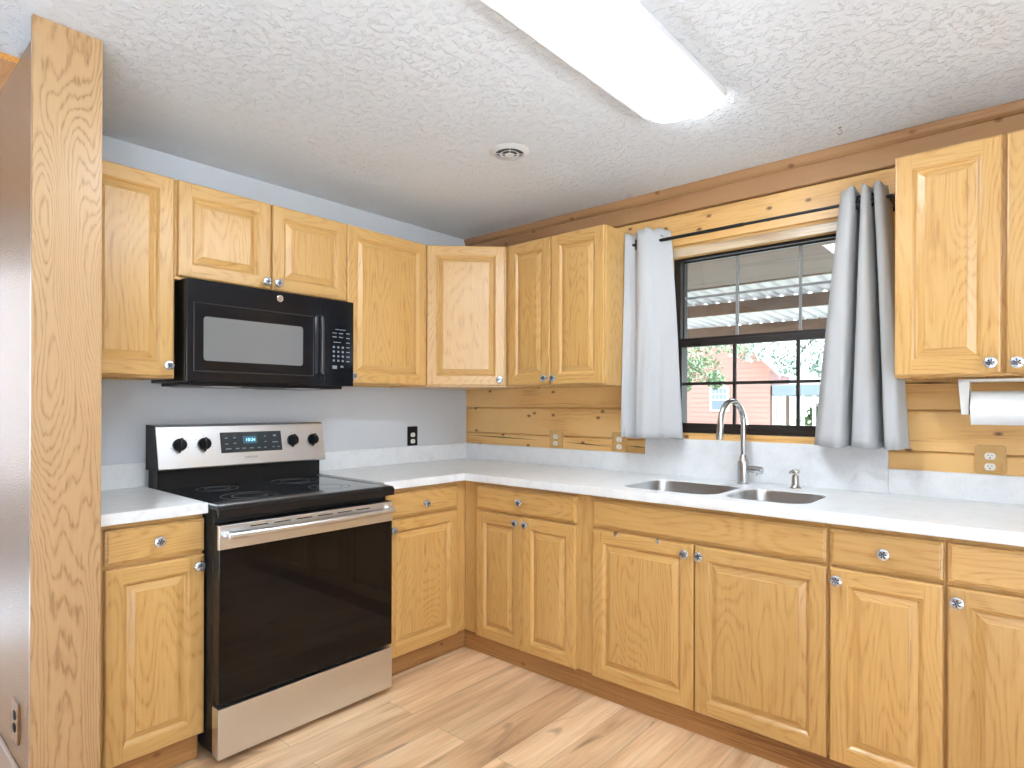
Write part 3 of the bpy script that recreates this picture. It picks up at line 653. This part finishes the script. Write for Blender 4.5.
# ------------------------------------------------------------------ window (structure)
wn = thing('window_1', 'black framed window with two sashes over the sink', 'window', (1.9, .06, 1.10), kind='structure')
XA, XB = 1.452, 2.342
jb = MB(); jb.box(OX0, XA-.001, .002, .149, OZ0+.024, 2.004); jb.box(XB+.001, OX1, .002, .149, OZ0+.024, 2.004)
jb.prism([(.002, OZ1-.001), (.149, OZ1-.001), (.149, 2.006), (.05, 2.006), (.004, 2.046)], 'X', OX0, OX1)
W_(jb, wn).build('jamb', 'log_pine', wn)
W_(MB().box(OX0-.02, OX1+.02, -.007, -.0005, 2.001, 2.043, bev=.002), wn).build('head_strip', 'pine_lit_band', wn)  # paler wood paints the bright lit band above the window
W_(MB().box(OX0, OX1, -.006, .149, 1.0985, 1.1275, bev=.002), wn).build('sill', 'log_pine', wn)
fb = MB(); fb.box(XA, XA+.034, .05, .13, 1.128, 2.005); fb.box(XB-.034, XB, .05, .13, 1.128, 2.005); fb.box(XA+.034, XB-.034, .05, .13, 1.992, 2.005); fb.box(XA+.034, XB-.034, .05, .13, 1.128, 1.150)
W_(fb, wn).build('frame', 'bronze_frame', wn)
gx0, gx1 = XA+.034, XB-.034
def sash(name, za, zb_, yc, top, bot, side, mz, mat_m, mw_):
    s_ = MB(); s_.box(gx0, gx0+side, yc-.012, yc+.012, za, zb_, bev=.0015); s_.box(gx1-side, gx1, yc-.012, yc+.012, za, zb_, bev=.0015)
    s_.box(gx0+side, gx1-side, yc-.012, yc+.012, zb_-top, zb_, bev=.0015); s_.box(gx0+side, gx1-side, yc-.012, yc+.012, za, za+bot, bev=.0015)
    so = W_(s_, wn).build(name, 'bronze_frame', wn)
    m_ = MB()
    for x in (1.757, 2.043): m_.box(x-mw_, x+mw_, yc-.006, yc+.006, za+bot, zb_-top)
    m_.box(gx0+side, gx1-side, yc-.0055, yc+.0055, mz-mw_, mz+mw_)
    W_(m_, wn).build('muntins', mat_m, so)
    p_ = MB(); yy = yc+.0062; p_.raw([(gx0+side, yy, za+bot), (gx1-side, yy, za+bot), (gx1-side, yy, zb_-top), (gx0+side, yy, zb_-top)], [[0, 1, 2, 3]])
    W_(p_, wn).build('pane', 'window_glass', so); return so
sash('lower_sash', 1.150, 1.588, .065, .030, .026, .005, 1.373, 'bronze_frame', .0075)
us = sash('upper_sash', 1.560, 1.992, .095, .006, .045, .005, 1.808, 'muntin_lit', .0055)
lt = MB(); lt.box(1.56, 1.60, .045, .054, 1.562, 1.574, bev=.002); lt.box(2.22, 2.26, .045, .054, 1.575, 1.59, bev=.002); W_(lt, wn).build('latch', 'rod_black', wn)

# ------------------------------------------------------------------ curtain rod and curtains
r = thing('curtain_rod', 'thin black curtain rod above the window', 'curtain rod', (1.83, -.105, 2.074))
rd = MB(); rd.tube([(1.235, -.105, 2.074), (1.86, -.105, 2.074)], .0085, 12); rd.tube([(1.86, -.105, 2.074), (2.43, -.105, 2.074)], .0065, 12); W_(rd, r).build('rod', 'rod_black', r)
for s_, x in ((-1, 1.235), (1, 2.43)):
    fn = MB().lathe([(.0001, 0), (.007, .001), (.007, .006), (.004, .008), (.011, .015), (.013, .022), (.009, .029), (.0001, .033)], 'X', (0, 0, 0), 16)
    fn.v = [(x+s_*p[0], -.105+p[1], 2.074+p[2]) for p in fn.v]; W_(fn, r).build('finial', 'rod_black', r)
for x in (1.29, 2.425):
    bk = MB(); bk.box(x-.009, x+.009, -.006, -.001, 2.04, 2.11, bev=.001); bk.tube([(x, -.004, 2.055), (x, -.05, 2.058), (x, -.103, 2.062)], .005, 8); bk.tube([(x, -.117, 2.078), (x, -.113, 2.065), (x, -.105, 2.062), (x, -.095, 2.065)], .004, 8)
    W_(bk, r).build('bracket', 'rod_black', r)
def crom(P, n):
    P = [Vector(p) for p in P]; out = []
    for i in range(len(P)-1):
        a, b_, c_, d_ = P[max(i-1, 0)], P[i], P[i+1], P[min(i+2, len(P)-1)]
        for k in range(n):
            t = k/n; out.append(.5*((2*b_)+(c_-a)*t+(2*a-5*b_+4*c_-d_)*t*t+(3*b_-a-3*c_+d_)*t**3))
    out.append(P[-1]); return out
def curtain(label, top, bot, ztop, zbot, grom, hem=.045):
    T, B = crom(top, 7), crom(bot, 7); nz = 26; n = len(T)
    L0 = Vector((sum(p[0] for p in bot)/len(bot), -.09, zbot)); r_ = thing('curtain', label, 'curtain', L0, group='grey window curtains')
    mb = MB(); vs_ = []
    for k in range(nz+1):
        t = k/nz; e = t**.85
        for i in range(n):
            p = T[i].lerp(B[i], e); wob = .003*math.sin(i*.9+t*6)*t
            z = ztop+(zbot-ztop)*t + (.006*math.sin(i*.55) if k == 0 else 0) + (.003*math.sin(i*.4) if k == nz else 0)
            vs_.append((p.x, p.y+wob, z))
    mb.raw(vs_, [[k*n+i, k*n+i+1, (k+1)*n+i+1, (k+1)*n+i] for k in range(nz) for i in range(n-1)], 0, True)
    o = W_(mb, r_).build('fabric', 'curtain_cloth', r_)
    sd = o.modifiers.new('thickness', 'SOLIDIFY'); sd.thickness = .0025; sd.offset = 0
    # stitched hem: a raised line near the bottom
    th_ = []; e = (1-hem/(ztop-zbot))
    for i in range(n):
        p = T[i].lerp(B[i], e**.85); th_.append((p.x, p.y-.0012+.003*math.sin(i*.9+e*6)*e, ztop+(zbot-ztop)*e))
    W_(MB().tube(th_, .0012, 6), r_).build('hem_stitch', 'curtain_cloth', r_)
    for (x, y, ang) in grom:
        g = MB().lathe([(.013, -.004), (.026, -.004), (.028, 0), (.026, .004), (.013, .004)], 'X', n=24, ring=True)
        c_, s_ = math.cos(ang), math.sin(ang)
        g.v = [(x+p[0]*c_-p[1]*s_, y+p[0]*s_+p[1]*c_, 2.074+p[2]) for p in g.v]; W_(g, r_).build('grommet', 'rod_black', r_)
    return r_
curtain('left pale grey curtain, hanging beside the two-door wall cabinet',
        [(1.275, -.138), (1.292, -.115), (1.318, -.105), (1.345, -.135), (1.362, -.160), (1.400, -.160), (1.425, -.135), (1.450, -.105), (1.488, -.065)],
        [(1.275, -.170), (1.300, -.150), (1.325, -.115), (1.345, -.135), (1.362, -.172), (1.410, -.178), (1.450, -.145), (1.500, -.130), (1.568, -.090)],
        2.130, 1.103, [(1.318, -.105, .5), (1.450, -.105, -.8)])
curtain('right pale grey curtain with deep flaring folds, beside the right wall cabinet',
        [(2.250, -.070), (2.262, -.128), (2.300, -.140), (2.312, -.060), (2.322, -.050), (2.332, -.135), (2.352, -.140), (2.362, -.052), (2.372, -.132), (2.398, -.130), (2.408, -.070)],
        [(2.150, -.085), (2.190, -.150), (2.262, -.160), (2.280, -.080), (2.290, -.050), (2.305, -.148), (2.372, -.160), (2.395, -.045), (2.418, -.150), (2.462, -.150), (2.486, -.085)],
        2.126, 1.100, [(2.315, -.105, 1.3), (2.364, -.105, 1.3)])

# ------------------------------------------------------------------ outlets
def outlet(label, M4, w, h, zoff, plate, recep, rmat='ivory', round_top=True, sp=.039):
    """plate in local frame: X across, Y up, Z out of wall"""
    r_ = thing('outlet', label, 'outlet', group='wall outlets'); r_.matrix_world = M4
    pl = MB().prism(rr(-w/2, w/2, -h/2, h/2, .012 if round_top else .004, 5), 'Z', 0, .006); pl.build('plate', plate, r_)
    for s_ in (-1, 1):
        z = zoff+s_*sp/2; rc = MB()
        poly = [(x, max(-.0125, min(.0125, y))) for x, y in [(recep*math.cos(2*PI*i/24), recep*math.sin(2*PI*i/24)) for i in range(24)]]
        rc.prism([(x, y+z) for x, y in poly], 'Z', .0055, .0085)
        ro = rc.build('receptacle', rmat, r_)
        s2 = MB()
        for x, hh in ((-.0055, .0042), (.0055, .0034)): s2.box(x-.0011, x+.0011, z+.0015-hh/2+.0015, z+.0015+hh/2+.0015, .008, .0089)
        s2.lathe([(.0022, .008), (.0022, .0089), (.0001, .0089)], 'Z', (0, z-.0062, 0), 10); s2.build('slots', 'slot_dark', ro)
    return r_
def wallm(kind, x, y, z):
    cols = {'L': ((0, 1, 0), (0, 0, 1), (1, 0, 0)), 'R': ((1, 0, 0), (0, 0, 1), (0, -1, 0)), 'P': ((1, 0, 0), (0, 0, 1), (0, -1, 0))}[kind]
    m4 = Matrix([Vector(c_) for c_ in cols]).transposed().to_4x4(); m4.translation = (x, y, z); return m4
outlet('black outlet plate on the grey wall right of the stove', wallm('L', .0008, -.4585, 1.0755), .074, .116, -.012, 'black_satin', .0165, 'ivory', False)
for x, lb in ((.743, 'oak outlet plate on the log wall below the two-door wall cabinet'), (1.166, 'oak outlet plate on the log wall beside the left curtain'), (2.723, 'oak outlet plate on the log wall below the paper towels')):
    outlet(lb, wallm('R', x, -.0008, 1.0685), .092, .106, -.006, 'oak_plate', .0165)
outlet('brown outlet plate low on the beige partition side', wallm('P', .476, -2.4138, .282), .08, .125, 0, 'oak_dark', .0165, 'slot_dark', False)

# ------------------------------------------------------------------ paper towels
r = thing('paper_towel_holder', 'white paper towel holder fixed below the right wall cabinet', 'paper towel holder', (2.80, -.2, 1.19))
hb = MB(); hb.box(2.648, 2.975, -.245, -.155, 1.3475, 1.3565, bev=.001); hb.prism([(2.647, 1.349), (2.678, 1.349), (2.676, 1.236), (2.656, 1.236)], 'Y', -.235, -.165); hb.prism([(-.245, 1.349), (-.155, 1.349), (-.170, 1.236), (-.230, 1.236)], 'X', 2.971, 2.977)
W_(hb, r).build('bracket', 'white_plastic', r)
W_(MB().tube([(2.652, -.2, 1.258), (2.971, -.2, 1.258)], .008, 12), r).build('dowel', 'white_plastic', r)
t = MB(); n_ = 40
for (ra, rb_) in ((.0575, .02),):
    t.lathe([(rb_, 2.682), (ra, 2.682), (ra, 2.955), (rb_, 2.955)], 'X', (0, -.2, 1.258), n_, ring=True)
tag(t.build('paper_towel_roll', 'paper_white', loc=(2.82, -.2, 1.2)), 'white paper towel roll on the holder below the right wall cabinet', 'paper towels')

# ------------------------------------------------------------------ ceiling: light, vent, hook
def fixture(label, xc, ya, yb_):
    r_ = thing('ceiling_light', label, 'ceiling light', (xc, (ya+yb_)/2, 2.29), ); w_ = .122
    W_(MB().box(xc-w_-.03, xc+w_+.03, yb_-.004, ya+.004, 2.3285, H-.0005, bev=.004), r_).build('pan', 'lamp_pan', r_)
    pr_ = [(-w_, 2.328), (-w_, 2.322)]+[(-w_+2*w_*i/12, 2.319-.026*math.sin(PI*i/12)) for i in range(1, 12)]+[(w_, 2.322), (w_, 2.328)]
    d_ = MB(); n1 = len(pr_); vs_ = [(xc+u, yb_, z) for u, z in pr_]+[(xc+u, ya, z) for u, z in pr_]
    d_.raw(vs_, [[i, i+1, i+1+n1, i+n1] for i in range(n1-1)], 0, True); d_.raw([vs_[i] for i in range(n1)], [list(range(n1))]); d_.raw([vs_[i+n1] for i in range(n1)], [list(range(n1))[::-1]])
    W_(d_, r_).build('diffuser', 'diffuser', r_)
fixture('long white fluorescent ceiling light with wraparound diffuser', 1.897, -.775, -1.995)
r = thing('ceiling_vent', 'round white ceiling vent with slotted rings', 'vent', (1.142, -.872, H-.02))
vn = MB().lathe([(.060, -.004), (.062, -.012), (.078, -.008), (.088, -.0015), (.088, -.0005), (.060, -.0005)], 'Z', (0, 0, .02), 40, ring=True); vn.build('outer_ring', 'vent_white', r)
MB().lathe([(.0001, -.002), (.061, -.002), (.061, -.0006), (.0001, -.0006)], 'Z', (0, 0, .02), 32).build('duct_opening', 'vent_dark', r)
ir = MB()
for ra, rb_ in ((.042, .034),):
    ir.lathe([(rb_, -.010), (ra, -.014), (ra+.001, -.0125), (rb_+.001, -.008)], 'Z', (0, 0, .02), 32, ring=True)
ir.lathe([(.0001, -.017), (.02, -.016), (.021, -.013), (.0001, -.012)], 'Z', (0, 0, .02), 24)
for a_ in range(4): c_, s_ = math.cos(a_*PI/2+.75), math.sin(a_*PI/2+.75); ir.tube([(c_*.015, s_*.015, .02-.012), (c_*.062, s_*.062, .02-.008)], .0017, 6)
ir.build('slotted_rings', 'vent_white', r)
hk = MB(); hk.lathe([(.006, 0), (.006, -.003), (.002, -.004), (.002, -.012)], 'Z', (2.27, -.207, H-.0005), 10)
hk.tube([(2.27+.008*math.sin(a_), -.207, H-.02+.008*math.cos(a_)) for a_ in [i*.4 for i in range(0, 12)]], .0017, 6)
tag(hk.build('ceiling_hook', 'chrome', loc=(2.27, -.207, H-.03)), 'tiny metal hook screwed into the ceiling above the window', 'hook')

# ------------------------------------------------------------------ outside: porch roof, yard, neighbour
struct('ground', MB().box(-60, 60, .3, 90, -.75, -.55), 'grass', 'yard grass', 'ground')
struct('bounce_patio', MB().box(-30, 40, -40, YB-.1, -.3, -.12).box(XR+.1, 40, YB-.1, .3, -.3, -.12).box(-3.1, XH-.1, YB-.1, .1, -.3, -.12), 'bounce_ground', 'pale ground outside, added to bounce daylight into the room', 'ground')  # unseen bright ground, added to throw daylight up through the opening
struct('porch_floor', MB().box(-8, 9, .3, 8.2, -.55, -.35), 'porch_deck', 'porch deck', 'floor')
def zr(y, bay=0): return 2.553-.03*(y-2.87)-.035*bay          # underside of each bay's sheet at distance y
r = thing('porch_roof', 'corrugated metal porch roof on brown purlins outside the window', 'porch roof', (0, 5, 2.4))
pf = []; per = .15
x = -8.
while x < 9:
    for u, z in ((0, 0), (.050, 0), (.068, .030), (.104, .030), (.122, 0)): pf.append((x+u, z))
    x += per
n_ = len(pf)
for bay, (ya, yb_) in enumerate(((2.80, 4.43), (4.42, 5.96))):
    mb = MB(); mb.raw([(u, y, zr(y, bay)+z) for y in (ya, yb_) for u, z in pf], [[i, i+1, n_+i+1, n_+i] for i in range(n_-1)])
    o = W_(mb, r).build('metal_sheet', 'porch_metal', r); sd = o.modifiers.new('t', 'SOLIDIFY'); sd.thickness = .0012; sd.offset = 1
for bay, y, hh in ((0, 2.87, .15), (0, 4.37, .142), (1, 5.9, .225)):
    W_(MB().box(-8, 9, y, y+.045, zr(y, bay)-hh, zr(y, bay)-.001), r).build('purlin', 'porch_wood', r)
W_(MB().box(-8, 9, .2, 2.86, 2.41, 2.43), r).build('soffit', 'soffit_wood', r)
for x in (-7.5, 5.5): W_(MB().box(x-.07, x+.07, 5.87, 5.99, -.35, zr(5.9, 1)-.226), r).build('post', 'porch_wood', r)
# neighbour's building
r = thing('neighbour_house', 'red sided gabled building seen through the window', 'building', (-9.5, 24, -.55))
XC, Xe, ZE = -11.0, -5.23, 2.95; sl_ = .98
hw_ = Xe-XC; apex = ZE+hw_*sl_
wl = MB(); wl.prism([(XC-hw_, -.55), (Xe, -.55), (Xe, ZE), (XC, apex), (XC-hw_, ZE)], 'Y', 22, 24.5)
for k in range(22): wl.box(XC-hw_, Xe, 21.985, 22, -.4+k*.2, -.39+k*.2, 1)
W_(wl, r).build('wall', ['siding_pink', 'siding_dark'], r)
rf = MB(); t_ = .16
for s_ in (1, -1):
    e = .52; rf.prism([(XC, apex+.02), (XC+s_*(hw_+e), ZE+.02-e*sl_), (XC+s_*(hw_+e), ZE+.02-e*sl_+t_), (XC, apex+.02+t_)], 'Y', 21.45, 24.9)
W_(rf, r).build('roof', 'metal_roof', r)
fs = MB()
for s_ in (1, -1):
    e = .55; fs.prism([(XC, apex-.10), (XC+s_*(hw_+e), ZE-.08-e*sl_), (XC+s_*(hw_+e), ZE+.02-e*sl_), (XC, apex+.02)], 'Y', 21.38, 21.45)
W_(fs, r).build('fascia', 'siding_dark', r)
wf = MB(); wf.box(-7.66, -6.85, 21.93, 22.0, 1.03, 2.08, bev=.01); wfo = W_(wf, r).build('window', 'ext_white', r)
W_(MB().box(-7.57, -6.94, 21.92, 21.935, 1.12, 1.50), r).build('lower_pane', 'house_glass', wfo)
up_ = MB()
for i in range(4):
    for j in range(2): up_.box(-7.57+i*.16, -7.43+i*.16, 21.92, 21.935, 1.55+j*.24, 1.76+j*.24)
W_(up_, r).build('upper_pane', 'carport_blue', wfo)
# carport
r = thing('carport', 'pale blue metal carport beside the red building', 'carport', (-2.5, 24, -.55))
W_(MB().box(-5.15, 1., 22, 27, 1.68, 2.10, bev=.02), r).build('roof', 'carport_blue', r)
for x in (-4.74, -4.05, -3.65, -2.2, -.6): W_(MB().box(x-.055, x+.055, 22.1, 22.2, -.55, 1.68), r).build('post', 'ext_white', r)
for i in range(7): W_(MB().box(-5.16+i*.06, -5.135+i*.06, 22.05, 22.08, -.55, 1.68), r).build('lattice_bar', 'ext_white', r)
cn = MB().lathe([(.20, -.55), (.20, .5), (.16, .55), (.06, .98), (.02, 1.0)], 'Z', (-5.88, 21, 0), 18)
tag(cn.build('white_cone', 'ext_white', loc=(-5.88, 21, -.55)), 'small white tapered shape standing before the red building', 'cone')
def tree(name, label, base, h, blobs, nleaf, mat, leafsize, cat='tree', trunk=True, group=None):
    r_ = thing(name, label, cat, base, group=group); B0 = Vector(base); lf = MB()
    for i in range(nleaf):
        c_, rad = random.choice(blobs); c_ = Vector(c_)
        while True:
            d_ = Vector((random.uniform(-1, 1), random.uniform(-1, 1), random.uniform(-1, 1)))
            if d_.length <= 1: break
        p = c_+Vector((d_.x*rad[0], d_.y*rad[1], d_.z*rad[2])); a = Vector((random.gauss(0, 1), random.gauss(0, 1), random.gauss(0, 1))).normalized()
        b_ = a.orthogonal().normalized(); s_ = leafsize*random.uniform(.6, 1.3)
        lf.raw([p-a*s_, p+b_*s_*.4, p+a*s_, p-b_*s_*.4], [[0, 1, 2, 3]])
    W_(lf, r_).build('foliage', mat, r_)
    if trunk:
        tr = MB(); tr.tube([B0, B0+Vector((.1, 0, h*.4)), B0+Vector((0, 0, h*.75))], [.22, .16, .09], 8)
        for c_, rad in blobs: tr.tube([B0+Vector((.05, 0, h*.55)), (B0+Vector((.05, 0, h*.6))).lerp(Vector(c_), .6)+Vector((0, 0, .3)), c_], [.07, .045, .02], 6)
        W_(tr, r_).build('trunk', 'bark', r_)
tree('oak_tree', 'green tree hanging in front of the red building, left in the window', (-7.2, 14, -.55), 6.5,
     [((-4.8, 13.5, 2.55), (.65, .5, .45)), ((-4.25, 13.5, 2.3), (.5, .5, .42)), ((-3.9, 13.5, 1.98), (.25, .3, .25)), ((-4.85, 13.5, 1.9), (.25, .3, .25)), ((-3.6, 13.5, 2.9), (1., .5, .22))], 1700, 'leaf', .06)
tree('oak_tree', 'bare-looking pale tree against the white sky, right in the window', (-1., 19, -.55), 9,
     [((-4.4, 18.5, 3.15), (1.2, .8, .4)), ((-3.1, 18.5, 3.1), (1., .8, .5)), ((-2., 18.5, 3.0), (1., .8, .55)), ((-3.5, 18.5, 2.6), (.5, .5, .35)), ((-2.4, 18.5, 2.5), (.5, .5, .3))], 1500, 'leaf_pale', .075)
for i, (x, s_) in enumerate(((-4.25, .85), (-2.3, .9), (-.3, .9))):
    tree('bush', ['green bush under the carport beside the red building', 'green bush under the middle of the carport', 'green bush at the right under the carport'][i], (x, 24.5, -.55), 1.5, [((x, 24.5, .4), (.8*s_, .6, .9)), ((x+.25, 24.6, .95), (.5, .5, .45))], 900, 'leaf_green', .1, 'bush', False, 'bushes by the carport')
